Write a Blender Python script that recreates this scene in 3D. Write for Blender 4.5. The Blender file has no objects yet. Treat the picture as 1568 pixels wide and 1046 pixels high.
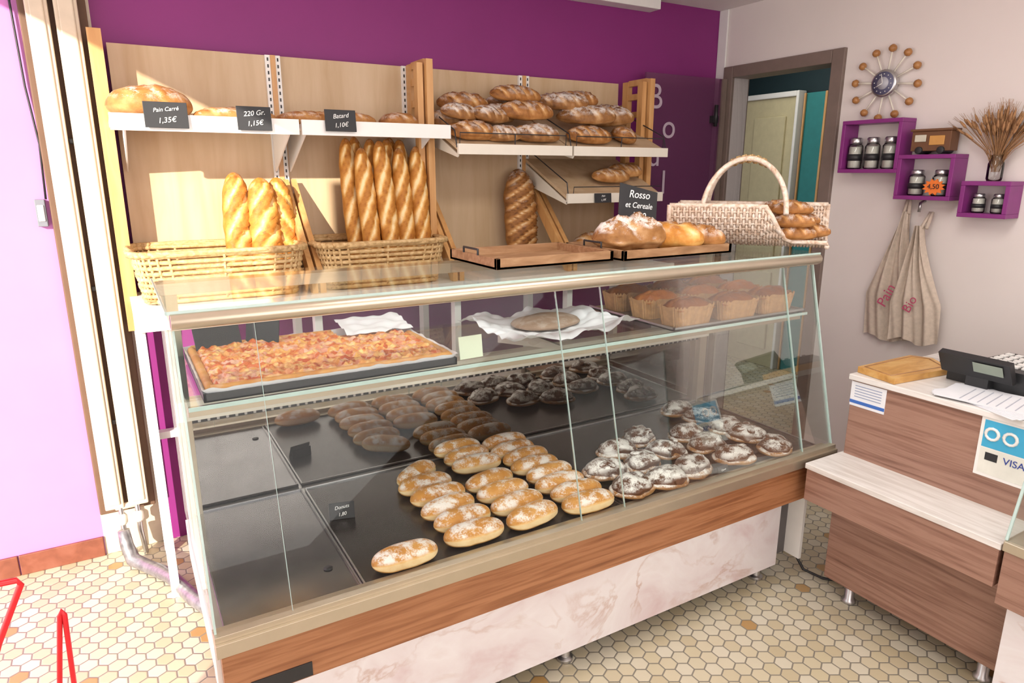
import bpy, math, random
from math import *
from mathutils import Vector, Matrix, Euler, noise
random.seed(7)
sc=bpy.context.scene
COL=sc.collection
# ------------------------------------------------------------ materials
def newmat(n):
    m=bpy.data.materials.new(n); m.use_nodes=True
    nt=m.node_tree; nt.nodes.clear()
    o=nt.nodes.new('ShaderNodeOutputMaterial'); p=nt.nodes.new('ShaderNodeBsdfPrincipled')
    nt.links.new(p.outputs[0],o.inputs[0])
    return m,nt,p,o
def c4(c): return (c[0],c[1],c[2],1)
def ramp(nt,fac,stops):
    r=nt.nodes.new('ShaderNodeValToRGB'); e=r.color_ramp.elements
    while len(e)<len(stops): e.new(.5)
    for i,(p,c) in enumerate(stops): e[i].position=p; e[i].color=c4(c)
    nt.links.new(fac,r.inputs[0]); return r.outputs[0]
def coords(nt,scale=(1,1,1),rot=(0,0,0)):
    t=nt.nodes.new('ShaderNodeTexCoord'); m=nt.nodes.new('ShaderNodeMapping')
    m.inputs['Scale'].default_value=scale; m.inputs['Rotation'].default_value=rot
    nt.links.new(t.outputs['Object'],m.inputs[0]); return m.outputs[0]
def nz(nt,vec,scale,detail=4,dist=0,rough=.55):
    n=nt.nodes.new('ShaderNodeTexNoise'); n.inputs['Scale'].default_value=scale
    n.inputs['Detail'].default_value=detail; n.inputs['Distortion'].default_value=dist; n.inputs['Roughness'].default_value=rough
    nt.links.new(vec,n.inputs['Vector']); return n.outputs['Fac']
def mth(nt,op,a,b=None,clamp=False):
    n=nt.nodes.new('ShaderNodeMath'); n.operation=op; n.use_clamp=clamp
    for i,v in enumerate((a,b)):
        if v is None: continue
        if isinstance(v,(int,float)): n.inputs[i].default_value=v
        else: nt.links.new(v,n.inputs[i])
    return n.outputs[0]
def mixc(nt,f,a,b):
    n=nt.nodes.new('ShaderNodeMix'); n.data_type='RGBA'
    for i,v in ((0,f),(6,a),(7,b)):
        if isinstance(v,(int,float)): n.inputs[i].default_value=v
        elif isinstance(v,tuple): n.inputs[i].default_value=c4(v)
        else: nt.links.new(v,n.inputs[i])
    return n.outputs[2]
def bump(nt,p,h,s,d=.01):
    b=nt.nodes.new('ShaderNodeBump'); b.inputs['Strength'].default_value=s; b.inputs['Distance'].default_value=d
    nt.links.new(h,b.inputs['Height']); nt.links.new(b.outputs[0],p.inputs['Normal'])
def plain(n,c,rough=.5,metal=0,var=.06,sc_=20,spec=.5):
    m,nt,p,o=newmat(n); v=coords(nt); f=nz(nt,v,sc_)
    lo=tuple(x*(1-var) for x in c); hi=tuple(min(1,x*(1+var)) for x in c)
    nt.links.new(ramp(nt,f,[(.3,lo),(.7,hi)]),p.inputs['Base Color'])
    p.inputs['Roughness'].default_value=rough; p.inputs['Metallic'].default_value=metal
    p.inputs['Specular IOR Level'].default_value=spec
    return m
def wood(n,cols,scale=(1,12,12),rough=.45,freq=3,bmp=.05):
    m,nt,p,o=newmat(n); v=coords(nt,scale); f=nz(nt,v,freq,6,.6)
    k=len(cols); nt.links.new(ramp(nt,f,[(.25+.5*i/(k-1),c) for i,c in enumerate(cols)]),p.inputs['Base Color'])
    p.inputs['Roughness'].default_value=rough; bump(nt,p,f,bmp); return m
def bread(n,cols,flour=0,rough=.55,fs=30,thr=.5):
    m,nt,p,o=newmat(n); a=nt.nodes.new('ShaderNodeAttribute'); a.attribute_name='crust'
    v=coords(nt); f=nz(nt,v,38,5); f2=nz(nt,v,9,3)
    s=mth(nt,'ADD',a.outputs['Fac'],mth(nt,'MULTIPLY',mth(nt,'SUBTRACT',f,.5),.5))
    s=mth(nt,'ADD',s,mth(nt,'MULTIPLY',mth(nt,'SUBTRACT',f2,.5),.5))
    col=ramp(nt,s,[(0,cols[0]),(.33,cols[1]),(.66,cols[2]),(1,cols[3])])
    if flour>0:
        g=nt.nodes.new('ShaderNodeNewGeometry'); sp=nt.nodes.new('ShaderNodeSeparateXYZ'); nt.links.new(g.outputs['Normal'],sp.inputs[0])
        up=mth(nt,'MULTIPLY',mth(nt,'SUBTRACT',sp.outputs[2],.25),2.2,True)
        k=mth(nt,'MULTIPLY',mth(nt,'SUBTRACT',mth(nt,'ADD',nz(nt,v,fs,6),mth(nt,'MULTIPLY',nz(nt,v,220,2),.35)),thr+.15),6,True)
        fac=mth(nt,'MULTIPLY',mth(nt,'MULTIPLY',up,k),flour)
        col=mixc(nt,fac,col,(.93,.9,.86))
    nt.links.new(col,p.inputs['Base Color']); p.inputs['Roughness'].default_value=rough
    p.inputs['Specular IOR Level'].default_value=.3
    bump(nt,p,nz(nt,v,70,5),.5,.004); return m
def glassmat(n,tint=(.97,.99,.98),k=1.0,refl=(1,1,1)):
    m=bpy.data.materials.new(n); m.use_nodes=True; nt=m.node_tree; nt.nodes.clear()
    o=nt.nodes.new('ShaderNodeOutputMaterial'); t=nt.nodes.new('ShaderNodeBsdfTransparent'); g=nt.nodes.new('ShaderNodeBsdfGlossy')
    t.inputs[0].default_value=c4(tint); g.inputs['Color'].default_value=c4(refl); g.inputs['Roughness'].default_value=.01
    fr=nt.nodes.new('ShaderNodeFresnel'); fr.inputs[0].default_value=1.45
    mx=nt.nodes.new('ShaderNodeMixShader'); nt.links.new(mth(nt,'MULTIPLY',fr.outputs[0],k,True),mx.inputs[0])
    nt.links.new(t.outputs[0],mx.inputs[1]); nt.links.new(g.outputs[0],mx.inputs[2]); nt.links.new(mx.outputs[0],o.inputs[0]); return m
GL=glassmat('clear_glass',k=.26)
GLE=plain('glass_edge',(.46,.60,.56),.15)
GLJ=glassmat('jar_glass',(.9,.92,.9),1.2)
def door_glass():
    m,nt,p,o=newmat('smoked_purple_glass'); p.inputs['Base Color'].default_value=(.25,.09,.2,1); p.inputs['Roughness'].default_value=.12
    t=nt.nodes.new('ShaderNodeBsdfTransparent'); t.inputs[0].default_value=(.8,.7,.76,1)
    mx=nt.nodes.new('ShaderNodeMixShader'); mx.inputs[0].default_value=.38
    nt.links.new(t.outputs[0],mx.inputs[1]); nt.links.new(p.outputs[0],mx.inputs[2]); nt.links.new(mx.outputs[0],o.inputs[0]); return m
DG=door_glass()
PURPLE=plain('purple_paint',(.235,.018,.17),.55,var=.04,sc_=3)
PURPLEBOX=plain('purple_lacquer',(.24,.03,.20),.4)
PINK=plain('pink_paint',(.56,.20,.50),.7,var=.03,sc_=4)
WHITEW=plain('warm_white_paint',(.80,.73,.70),.75,var=.02,sc_=3)
CEIL=plain('ceiling_paint',(.82,.79,.76),.8,var=.02,sc_=3)
TAUPE=plain('taupe_frame_paint',(.21,.155,.13),.5)
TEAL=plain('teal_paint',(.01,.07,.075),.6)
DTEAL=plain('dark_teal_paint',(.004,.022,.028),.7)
CREAMD=plain('cream_door_paint',(.55,.49,.30),.6)
CREAMR=plain('cream_radiator_enamel',(.62,.52,.40),.4)
BROWNGAP=plain('brown_back_board',(.13,.07,.04),.7)
WHITE=plain('white_laminate',(.84,.83,.80),.4,var=.02)
CREAM=plain('cream_metal',(.78,.73,.63),.4,var=.02)
TAN=plain('champagne_aluminium',(.55,.48,.37),.32,.75,var=.03)
CHROME=plain('brushed_steel',(.55,.55,.56),.3,.95)
BLACK=plain('black_plastic',(.02,.02,.022),.45)
SLATE=plain('black_slate',(.02,.021,.024),.6)
CHALK=plain('chalk_white',(.9,.9,.88),.8)
PAPER=plain('white_paper',(.80,.81,.85),.8,var=.02)
DARKTRAY=plain('dark_baking_sheet',(.095,.088,.086),.26,.7,var=.12,sc_=12)
STEELTRAY=plain('worn_steel_sheet',(.27,.265,.275),.2,.9,var=.15,sc_=8)
MIRROR=plain('smoked_mirror',(.34,.31,.29),.02,1.0,var=.02)
RED=plain('red_enamel',(.75,.02,.03),.35)
MAPLE=wood('maple_panel',[(.50,.34,.19),(.58,.42,.26),(.64,.48,.32)],(7,7,.7),.5,2.2)
OAK=wood('orange_beech',[(.50,.24,.08),(.60,.32,.12),(.68,.40,.17)],(12,12,1.2),.4,2.5)
TRAYW=wood('tray_wood',[(.22,.11,.045),(.34,.18,.085),(.46,.28,.15)],(3,14,14),.5,3)
BOARDW=wood('chopping_board_wood',[(.42,.2,.05),(.60,.32,.09),(.73,.47,.18)],(3,9,9),.35,3)
LAM=wood('walnut_laminate',[(.19,.07,.03),(.30,.12,.05),(.41,.185,.085),(.34,.145,.07)],(1.2,1,28),.38,2.5,.02)
LAMY=wood('walnut_laminate_side',[(.17,.08,.055),(.27,.14,.10),(.36,.205,.15),(.31,.165,.12)],(1,1.2,28),.38,2.5,.02)
WICK=wood('honey_wicker',[(.38,.21,.08),(.58,.38,.17),(.72,.52,.28)],(20,20,20),.6,3,.2)
WWICK=wood('whitewashed_wicker',[(.46,.28,.17),(.74,.60,.48),(.88,.80,.73)],(18,18,18),.6,3,.2)
LINEN=plain('linen_cloth',(.60,.50,.41),.9,var=.10,sc_=60)
REDINK=plain('red_print',(.50,.08,.16),.8)
TERRA=wood('terracotta_tile',[(.15,.045,.025),(.22,.07,.04),(.27,.10,.065)],(4,4,4),.4,3)
FOIL=plain('foil_tape',(.32,.32,.33),.35,.7,var=.3,sc_=40)
STRAW=plain('straw',(.38,.20,.09),.8,var=.2,sc_=90)
def marble():
    m,nt,p,o=newmat('pink_marble'); v=coords(nt,(1,1,1.3),(0,.6,0)); 
    base=ramp(nt,nz(nt,v,3.4,5,.8),[(.28,(.70,.55,.57)),(.45,(.82,.76,.78)),(.6,(.87,.84,.86)),(.8,(.78,.70,.70))])
    f=nz(nt,v,2.6,6,1.0,.55); ve=mth(nt,'ABSOLUTE',mth(nt,'SUBTRACT',f,.5))
    k=mth(nt,'SUBTRACT',1,mth(nt,'MULTIPLY',ve,38,True)); k=mth(nt,'MULTIPLY',k,mth(nt,'MULTIPLY',mth(nt,'SUBTRACT',nz(nt,v,4,3),.44),4,True))
    nt.links.new(mixc(nt,mth(nt,'MULTIPLY',k,.6),base,(.50,.27,.17)),p.inputs['Base Color']); p.inputs['Roughness'].default_value=.22; return m
MARBLE=marble()
def counter_top():
    m,nt,p,o=newmat('grained_white_top'); v=coords(nt,(10,1,10))
    nt.links.new(ramp(nt,nz(nt,v,5,5,.5),[(.3,(.62,.58,.54)),(.6,(.80,.77,.74))]),p.inputs['Base Color']); p.inputs['Roughness'].default_value=.35; return m
CTOP=counter_top()
def hexfloor():
    m,nt,p,o=newmat('hexagon_tiles'); S=.056
    tc=nt.nodes.new('ShaderNodeTexCoord')
    def vm(op,a,b=None):
        n=nt.nodes.new('ShaderNodeVectorMath'); n.operation=op
        for i,v in enumerate((a,b)):
            if v is None: continue
            if isinstance(v,tuple): n.inputs[i].default_value=v
            else: nt.links.new(v,n.inputs[i])
        return n
    s=(1,sqrt(3),1)
    q=vm('DIVIDE',tc.outputs['Object'],(S,S,1)).outputs[0]
    q=vm('MULTIPLY',q,(1,1,0)).outputs[0]; q=vm('ADD',q,(200,200*sqrt(3),0)).outputs[0]
    def cell(off):
        a=vm('SUBTRACT',q,off).outputs[0]; a=vm('MODULO',a,s).outputs[0]; return vm('SUBTRACT',a,(.5,sqrt(3)/2,0)).outputs[0]
    A=cell((0,0,0)); Bc=cell((.5,sqrt(3)/2,0))
    la=vm('LENGTH',A).outputs['Value']; lb=vm('LENGTH',Bc).outputs['Value']
    k=mth(nt,'LESS_THAN',lb,la)
    mx=nt.nodes.new('ShaderNodeMix'); mx.data_type='VECTOR'; nt.links.new(k,mx.inputs[0]); nt.links.new(A,mx.inputs[4]); nt.links.new(Bc,mx.inputs[5])
    g=mx.outputs[1]; ab=vm('ABSOLUTE',g).outputs[0]
    dt=vm('DOT_PRODUCT',ab,(.5,sqrt(3)/2,0)).outputs['Value']
    sx=nt.nodes.new('ShaderNodeSeparateXYZ'); nt.links.new(ab,sx.inputs[0])
    d=mth(nt,'MAXIMUM',dt,sx.outputs[0])
    idv=vm('SUBTRACT',q,g).outputs[0]; idv=vm('SNAP',vm('ADD',idv,(.1,.1,0)).outputs[0],(.25,.25,1)).outputs[0]
    wn=nt.nodes.new('ShaderNodeTexWhiteNoise'); nt.links.new(idv,wn.inputs[0])
    tile=ramp(nt,wn.outputs[0],[(0,(.54,.46,.30)),(.35,(.63,.56,.40)),(.65,(.68,.64,.52)),(.95,(.60,.53,.36))])
    och=mth(nt,'GREATER_THAN',wn.outputs[0],.982)
    tile=mixc(nt,och,tile,(.44,.25,.08))
    n2=nz(nt,tc.outputs['Object'],18,5); tile=mixc(nt,mth(nt,'MULTIPLY',n2,.25),tile,(.52,.43,.27))
    gr=mth(nt,'GREATER_THAN',d,.458)
    nt.links.new(mixc(nt,gr,tile,(.24,.22,.18)),p.inputs['Base Color'])
    p.inputs['Roughness'].default_value=.3
    h=mth(nt,'MULTIPLY',mth(nt,'SUBTRACT',.5,d),12,True); bump(nt,p,h,.4,.003); return m
HEX=hexfloor()
def pizza():
    m,nt,p,o=newmat('ham_cheese_pizza'); v=coords(nt)
    vo=nt.nodes.new('ShaderNodeTexVoronoi'); vo.inputs['Scale'].default_value=46; 
    wv=nt.nodes.new('ShaderNodeVectorMath'); wv.operation='ADD'; nt.links.new(v,wv.inputs[0])
    nn=nt.nodes.new('ShaderNodeTexNoise'); nn.inputs['Scale'].default_value=30; nt.links.new(v,nn.inputs['Vector'])
    sc2=nt.nodes.new('ShaderNodeVectorMath'); sc2.operation='SCALE'; sc2.inputs['Scale'].default_value=.05; nt.links.new(nn.outputs['Color'],sc2.inputs[0]); nt.links.new(sc2.outputs[0],wv.inputs[1])
    nt.links.new(wv.outputs[0],vo.inputs['Vector'])
    sp=nt.nodes.new('ShaderNodeSeparateColor'); nt.links.new(vo.outputs['Color'],sp.inputs[0])
    c=ramp(nt,sp.outputs[0],[(0,(.48,.06,.01)),(.28,(.68,.17,.03)),(.5,(.84,.46,.12)),(.7,(.70,.26,.13)),(1,(.78,.47,.36))])
    c=mixc(nt,mth(nt,'MULTIPLY',mth(nt,'SUBTRACT',nz(nt,v,50,4),.50),5,True),c,(.92,.66,.26))
    nt.links.new(c,p.inputs['Base Color']); p.inputs['Roughness'].default_value=.4; bump(nt,p,nz(nt,v,60,4),.8,.008); return m
PIZZA=pizza()
BG=bread('baguette_crust',[(.32,.10,.015),(.55,.23,.04),(.76,.43,.13),(.92,.72,.40)],.15)
BR=bread('country_crust',[(.17,.06,.015),(.42,.18,.05),(.62,.34,.13),(.84,.66,.43)],.45,thr=.50)
BF=bread('floured_crust',[(.14,.055,.02),(.35,.16,.05),(.57,.34,.16),(.85,.74,.58)],.7,thr=.44)
DON=bread('donut_dough',[(.38,.13,.02),(.60,.27,.06),(.78,.45,.16),(.92,.70,.40)],.85,fs=26,thr=.47)
CHO=bread('chocolate_choux',[(.06,.02,.01),(.15,.06,.025),(.42,.20,.07),(.68,.42,.18)],.95,.35,fs=30,thr=.44)
CAKE=bread('loaf_cake_crust',[(.17,.045,.008),(.30,.09,.015),(.46,.18,.04),(.70,.42,.16)],0,.4)
CASEP=plain('baking_paper_case',(.43,.235,.10),.7,var=.18,sc_=60)
# ------------------------------------------------------------ builder
class B:
    def __init__(s,name): s.n=name; s.v=[]; s.f=[]; s.mi=[]; s.sm=[]; s.a=[]; s.ms=[]
    def m(s,mat):
        if mat not in s.ms: s.ms.append(mat)
        return s.ms.index(mat)
    def add(s,vs,fs,mat,smooth=False,attr=None,M=None):
        o=len(s.v); k=s.m(mat)
        for i,v in enumerate(vs):
            v=Vector(v); s.v.append(M@v if M else v); s.a.append(attr[i] if attr else 0.4)
        for f in fs: s.f.append([o+i for i in f]); s.mi.append(k); s.sm.append(smooth)
    def box(s,a,b,mat,M=None):
        x0,y0,z0=a; x1,y1,z1=b
        s.add([(x0,y0,z0),(x1,y0,z0),(x1,y1,z0),(x0,y1,z0),(x0,y0,z1),(x1,y0,z1),(x1,y1,z1),(x0,y1,z1)],
              [(0,3,2,1),(4,5,6,7),(0,1,5,4),(1,2,6,5),(2,3,7,6),(3,0,4,7)],mat,M=M)
    def prism(s,poly,axis,lo,hi,mat):
        n=len(poly); vs=[]
        for t in (lo,hi):
            for p in poly:
                q=list(p); q.insert(axis,t); vs.append(q)
        fs=[tuple(range(n)),tuple(range(2*n-1,n-1,-1))]+[(i,i+n,(i+1)%n+n,(i+1)%n) for i in range(n)]
        s.add(vs,fs,mat)
    def tube(s,pts,r,mat,n=6,closed=False,cap=True,attr=None):
        pts=[Vector(p) for p in pts]; N=len(pts); vs=[]; prev=None
        rr=r if isinstance(r,(list,tuple)) else [r]*N
        for i,p in enumerate(pts):
            if closed: t=(pts[(i+1)%N]-pts[i-1])
            else: t=(pts[min(i+1,N-1)]-pts[max(i-1,0)])
            if t.length<1e-9: t=Vector((0,0,1))
            t.normalize()
            if prev is None:
                prev=t.orthogonal().normalized()
            prev=(prev-t*prev.dot(t)); prev=prev.normalized() if prev.length>1e-6 else t.orthogonal().normalized()
            q=t.cross(prev)
            for j in range(n):
                a=2*pi*j/n; vs.append(p+(prev*cos(a)+q*sin(a))*rr[i])
        fs=[]
        for i in range(N if closed else N-1):
            for j in range(n):
                a=i*n+j; b_=i*n+(j+1)%n; c=((i+1)%N)*n+(j+1)%n; d=((i+1)%N)*n+j; fs.append((a,b_,c,d))
        if cap and not closed: fs.append(tuple(range(n-1,-1,-1))); fs.append(tuple((N-1)*n+j for j in range(n)))
        s.add(vs,fs,mat,True)
    def lathe(s,prof,c,mat,n=24,M=None,smooth=True):
        vs=[];fs=[]
        for r,z in prof:
            for j in range(n):
                a=2*pi*j/n; vs.append(Vector((c[0]+r*cos(a),c[1]+r*sin(a),c[2]+z)))
        for i in range(len(prof)-1):
            for j in range(n): fs.append((i*n+j,i*n+(j+1)%n,(i+1)*n+(j+1)%n,(i+1)*n+j))
        fs.append(tuple(range(n-1,-1,-1))); fs.append(tuple((len(prof)-1)*n+j for j in range(n)))
        s.add(vs,fs,mat,smooth,M=M)
    def grid(s,fn,nu,nv,mat,attrfn=None):
        vs=[fn(i/nu,j/nv) for j in range(nv+1) for i in range(nu+1)]
        at=[attrfn(i/nu,j/nv) for j in range(nv+1) for i in range(nu+1)] if attrfn else None
        fs=[(j*(nu+1)+i,j*(nu+1)+i+1,(j+1)*(nu+1)+i+1,(j+1)*(nu+1)+i) for j in range(nv) for i in range(nu)]
        s.add(vs,fs,mat,True,at)
    def loaf(s,M,L,W,H,mat,n=4,slant=.5,p=2.6,amp=.07,nu=36,nv=18,cutw=.5,base=.38,cut=.5,lump=.04,flat=.6,seed=0):
        vs=[];at=[];fs=[]
        for i in range(nu+1):
            x=-cos(pi*i/nu); pr=max(0,1-abs(x)**p)**.5
            for j in range(nv):
                th=2*pi*j/nv; up=max(0,sin(th))
                nn=noise.noise(Vector((x*L*9+seed*3.1,cos(th)*2+seed,sin(th)*2)))
                ph=n*(x*.5+.5)+slant*cos(th)+.15*nn; fr=ph-floor(ph); d=abs(fr-.5)*2
                cu=max(0,1-d/cutw)*min(1,up*1.6)*(1 if abs(x)<.9 else 0) if n else 0
                eg=max(0,1-abs(d-cutw)/.25)*up if n else 0
                k=1+lump*nn*2+amp*(eg-cu*.8)
                y=W/2*pr*cos(th)*k; z=H/2*pr*sin(th)*k
                if z<0: z*=flat
                vs.append((x*L/2*(1+.01*nn),y,z)); at.append(base+cut*cu-.2*eg+(.18 if sin(th)<-.2 else 0))
        for i in range(nu):
            for j in range(nv): fs.append((i*nv+j,i*nv+(j+1)%nv,(i+1)*nv+(j+1)%nv,(i+1)*nv+j))
        s.add(vs,fs,mat,True,at,M)
    def done(s,bev=0,loc=None,rot=None,center=True,parent=None,sub=0):
        me=bpy.data.meshes.new(s.n)
        c=Vector((0,0,0))
        if center and loc is None:
            lo=[min(v[i] for v in s.v) for i in range(3)]; hi=[max(v[i] for v in s.v) for i in range(3)]
            c=Vector(((lo[0]+hi[0])/2,(lo[1]+hi[1])/2,lo[2]))
        me.from_pydata([tuple(v-c) for v in s.v],[],s.f)
        for m in s.ms: me.materials.append(m)
        me.polygons.foreach_set('material_index',s.mi); me.polygons.foreach_set('use_smooth',s.sm)
        at=me.attributes.new('crust','FLOAT','POINT'); at.data.foreach_set('value',s.a)
        me.update()
        o=bpy.data.objects.new(s.n,me); COL.objects.link(o); o.location=loc if loc is not None else c
        if rot: o.rotation_euler=rot
        if bev:
            b=o.modifiers.new('bev','BEVEL'); b.width=bev; b.segments=2; b.limit_method='ANGLE'; b.angle_limit=radians(50)
        if parent:
            o.parent=parent; o.matrix_parent_inverse=Matrix.Translation(-parent.location)
        return o
def TR(x,y,z,rz=0,ry=0,rx=0): return Matrix.Translation((x,y,z))@Euler((rx,ry,rz)).to_matrix().to_4x4()
def STAND(x,y,z,lean=.15,side=0):
    X=Vector((side,sin(lean),cos(lean))).normalized(); Z=Vector((0,-cos(lean),sin(lean))); Y=Z.cross(X).normalized(); Z=X.cross(Y)
    m=Matrix((X,Y,Z)).transposed().to_4x4(); return Matrix.Translation((x,y,z))@m
def text(parent,body,size,loc,mat,rot=(pi/2,0,0),name='lettering',ext=.0004,align='CENTER'):
    c=bpy.data.curves.new(name,'FONT'); c.body=body; c.size=size; c.align_x=align; c.align_y='CENTER'; c.extrude=ext; c.shear=.3 if mat==CHALK else 0
    c.materials.append(mat); o=bpy.data.objects.new(name,c); COL.objects.link(o); o.parent=parent; o.location=loc; o.rotation_euler=rot; return o
def tag(loc,w,h,rot=(0,0,0),lines=('Pain','1,35'),mat=SLATE,name='price_tag',ink=CHALK,stand=False):
    b=B(name); b.box((-w/2,-.002,0),(w/2,.002,h),mat)
    if stand: b.box((-w/2,.0,0),(w/2,.003,h*.9),mat,M=Matrix.Translation((0,.03,0))@Euler((.5,0,0)).to_matrix().to_4x4())
    o=b.done(loc=loc,rot=rot,bev=.001)
    k=len(lines)
    for i,l in enumerate(lines):
        if l: text(o,l,h*.29*(1 if len(l)<8 else .75),(0,-.0035,h*(1-(i+.7)/(k+.4))),ink,(pi/2,-.12,0))
    return o
# ------------------------------------------------------------ camera
yaw,pt=.5282,.2462
F=Vector((sin(yaw)*cos(pt),cos(yaw)*cos(pt),-sin(pt))); r=Vector((cos(yaw),-sin(yaw),0)); U=r.cross(F)
cam=bpy.data.cameras.new('camera'); co=bpy.data.objects.new('camera',cam); COL.objects.link(co)
mm=Matrix((r,U,-F)).transposed().to_4x4(); mm.translation=(0,0,1.6); co.matrix_world=mm
cam.sensor_width=36; cam.lens=1033.2/1568*36; cam.clip_start=.02; sc.camera=co
# ------------------------------------------------------------ room
XR,YB,ZC=3.26,3.13,2.52
b=B('floor'); b.box((-3,-2.5,-.1),(XR+2.2,YB+1.6,0),HEX); b.done(center=False)
b=B('wall_back'); b.box((.02,YB,0),(XR,YB+.12,ZC),PURPLE); b.box((-.2,YB,0),(.02,YB+.12,ZC),CREAMR); b.done()
b=B('wall_back_left'); b.box((-3,YB,0),(-.2,YB+.12,ZC),PINK); b.done()
b=B('baseboard_back_left')
for i in range(10): b.box((-.203-.3*(i+1)+.004,YB-.012,0),(-.203-.3*i,YB,.088),TERRA)
b.done(bev=.003)
b=B('wall_right'); b.box((XR,-1.3,0),(XR+.12,2.345,ZC),WHITEW); b.box((XR,2.99,0),(XR+.12,YB+.12,ZC),WHITEW); b.box((XR,2.345,2.14),(XR+.12,2.99,ZC),WHITEW); b.done()
b=B('ceiling'); b.box((-.95,-1.2,ZC),(XR+.12,YB+.12,ZC+.1),CEIL); b.done()
b=B('wall_left'); b.box((-1.05,-1.3,0),(-.95,.80,ZC),WHITEW); b.done()  # unseen wall, its end placed so sun reaches only the left shelves
b=B('wall_front_sun_block'); b.box((-.95,-1.3,0),(XR,-1.2,ZC),WHITEW); b.done()  # unseen solid wall, added to block sun entering behind the camera
b=B('trim_1'); b.box((.4,YB-.09,2.455),(2.71,YB,ZC),WHITE); b.done(bev=.004)
b=B('trim_2'); b.box((XR-.02,2.275,0),(XR+.13,2.345,2.2),TAUPE); b.box((XR-.02,2.99,0),(XR+.13,3.06,2.2),TAUPE); b.box((XR-.02,2.345,2.135),(XR+.13,2.99,2.2),TAUPE)
b.box((XR-.012,3.062,0),(XR,YB,ZC),WHITE); b.done(bev=.004)
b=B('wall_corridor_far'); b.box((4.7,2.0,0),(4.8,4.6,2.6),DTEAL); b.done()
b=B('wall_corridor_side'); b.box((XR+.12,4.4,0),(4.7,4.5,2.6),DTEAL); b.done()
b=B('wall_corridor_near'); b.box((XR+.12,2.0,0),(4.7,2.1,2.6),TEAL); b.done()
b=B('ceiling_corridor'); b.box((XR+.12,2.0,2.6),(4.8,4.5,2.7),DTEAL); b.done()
b=B('door_2'); b.box((4.62,3.6,0),(4.69,4.2,2.16),CREAMD); b.box((4.60,3.68,.9),(4.62,3.98,2.02),CREAMD); b.box((4.6,3.68,.15),(4.62,3.98,.8),CREAMD)
b.box((4.6,3.575,0),(4.69,3.60,2.2),WHITE); b.box((4.6,3.6,2.16),(4.69,4.2,2.2),WHITE); b.box((4.66,3.38,0),(4.69,3.565,2.18),plain('teal_door_paint',(.02,.2,.2),.6)); b.box((4.64,3.545,0),(4.66,3.56,2.18),OAK); b.box((4.64,3.36,0),(4.66,3.38,2.18),OAK); b.done(bev=.006)
b=B('door_1'); b.box((2.62,3.03,.01),(3.20,3.042,2.13),DG); b.tube([(3.14,3.0,1.86),(3.14,3.0,1.98)],.012,BLACK); b.box((3.12,3.0,1.88),(3.16,3.03,1.92),BLACK)
b.box((3.2,3.02,.01),(3.235,3.05,2.13),TAUPE); d1=b.done(center=False)
FROST=plain('frosted_letters',(.52,.42,.50),.8)
for i,(ch,dx) in enumerate((('B',2.69),('o',2.80),('u',2.70),('l',2.78),('a',2.69),('n',2.78),('g',2.69))):
    text(d1,ch,.19,(dx,3.025,2.0-.155*i),FROST)
# ------------------------------------------------------------ radiator + pipes
b=B('vertical_radiator')
for x0,x1 in ((-.174,-.106),(-.089,-.016)):
    b.box((x0,3.03,.24),(x1,3.075,2.47),CREAMR); b.box((x0+.012,3.022,.26),(x1-.012,3.032,2.45),CREAMR)
for z in (.6,1.15,1.7,2.2): b.box((-.106,3.05,z),(-.089,3.06,z+.02),BLACK)
b.box((-.198,3.09,.2),(.01,3.12,2.5),BROWNGAP)
b.tube([(-.14,3.05,.24),(-.05,3.05,.24)],.014,CREAMR,8)
for x in (-.12,-.06): b.tube([(x,3.045,.25),(x,3.045,.12),(x+.01,3.06,0.0)],.01,CHROME,8); b.lathe([(.014,0),(.02,.01),(.02,.04),(.014,.05)],(x,3.045,.16),CREAM,10)
b.done(bev=.008)
b=B('insulated_pipe'); pts=[(-.12,2.99,.16),(-.115,2.98,.09),(-.10,2.95,.04),(-.05,2.88,.03),(.0,2.80,.03),(.03,2.74,.03),(.09,2.55,.03),(.2,2.3,.03)]
b.tube(pts,[.022,.025,.028,.027,.029,.026,.028,.027],FOIL,10); b.done()
b=B('power_cord'); b.tube([(-.205,3.12,2.4),(-.22,3.115,2.2),(-.215,3.115,1.9),(-.2,3.115,1.7),(-.208,3.115,1.5)],.004,BLACK); b.done()
b=B('light_switch'); b.box((-.245,3.10,1.40),(-.212,3.13,1.5),plain('grey_plastic',(.16,.17,.2),.5)); b.box((-.239,3.094,1.42),(-.218,3.10,1.48),WHITE); b.done(bev=.003)
# ------------------------------------------------------------ shelving
b=B('bread_shelving')
PZ=2.063; xs=[.054,.644,1.235,1.85,2.465]
for i in range(4): b.box((xs[i]+.004,3.07,1.1),(xs[i+1]-.004,3.095,PZ),MAPLE)
for x in xs[1:4]:
    b.box((x-.028,3.055,1.1),(x-.008,3.07,PZ),WHITE); b.box((x+.012,3.055,1.1),(x+.032,3.07,PZ),WHITE); b.box((x-.008,3.05,1.1),(x+.012,3.07,PZ),OAK)
    for k in range(36):
        for dx in (-.018,.022): b.box((x+dx-.003,3.0535,1.13+k*.026),(x+dx+.003,3.0555,1.143+k*.026),BLACK)
b.box((.0,2.95,1.0),(.045,2.98,2.09),OAK); b.box((.0,2.98,1.0),(.045,3.1,2.07),MAPLE)
for x in (1.225,2.47):
    b.box((x,2.82,1.13),(x+.03,2.865,2.065),OAK); b.box((x+.0,3.0,1.13),(x+.03,3.045,2.065),OAK)
    b.box((x-.035,2.84,1.13),(x-.008,2.88,2.05),OAK)
    for z in (1.25,1.45,1.62,1.88,1.97,2.04): b.box((x+.003,2.86,z),(x+.027,3.0,z+.03),OAK)
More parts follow.
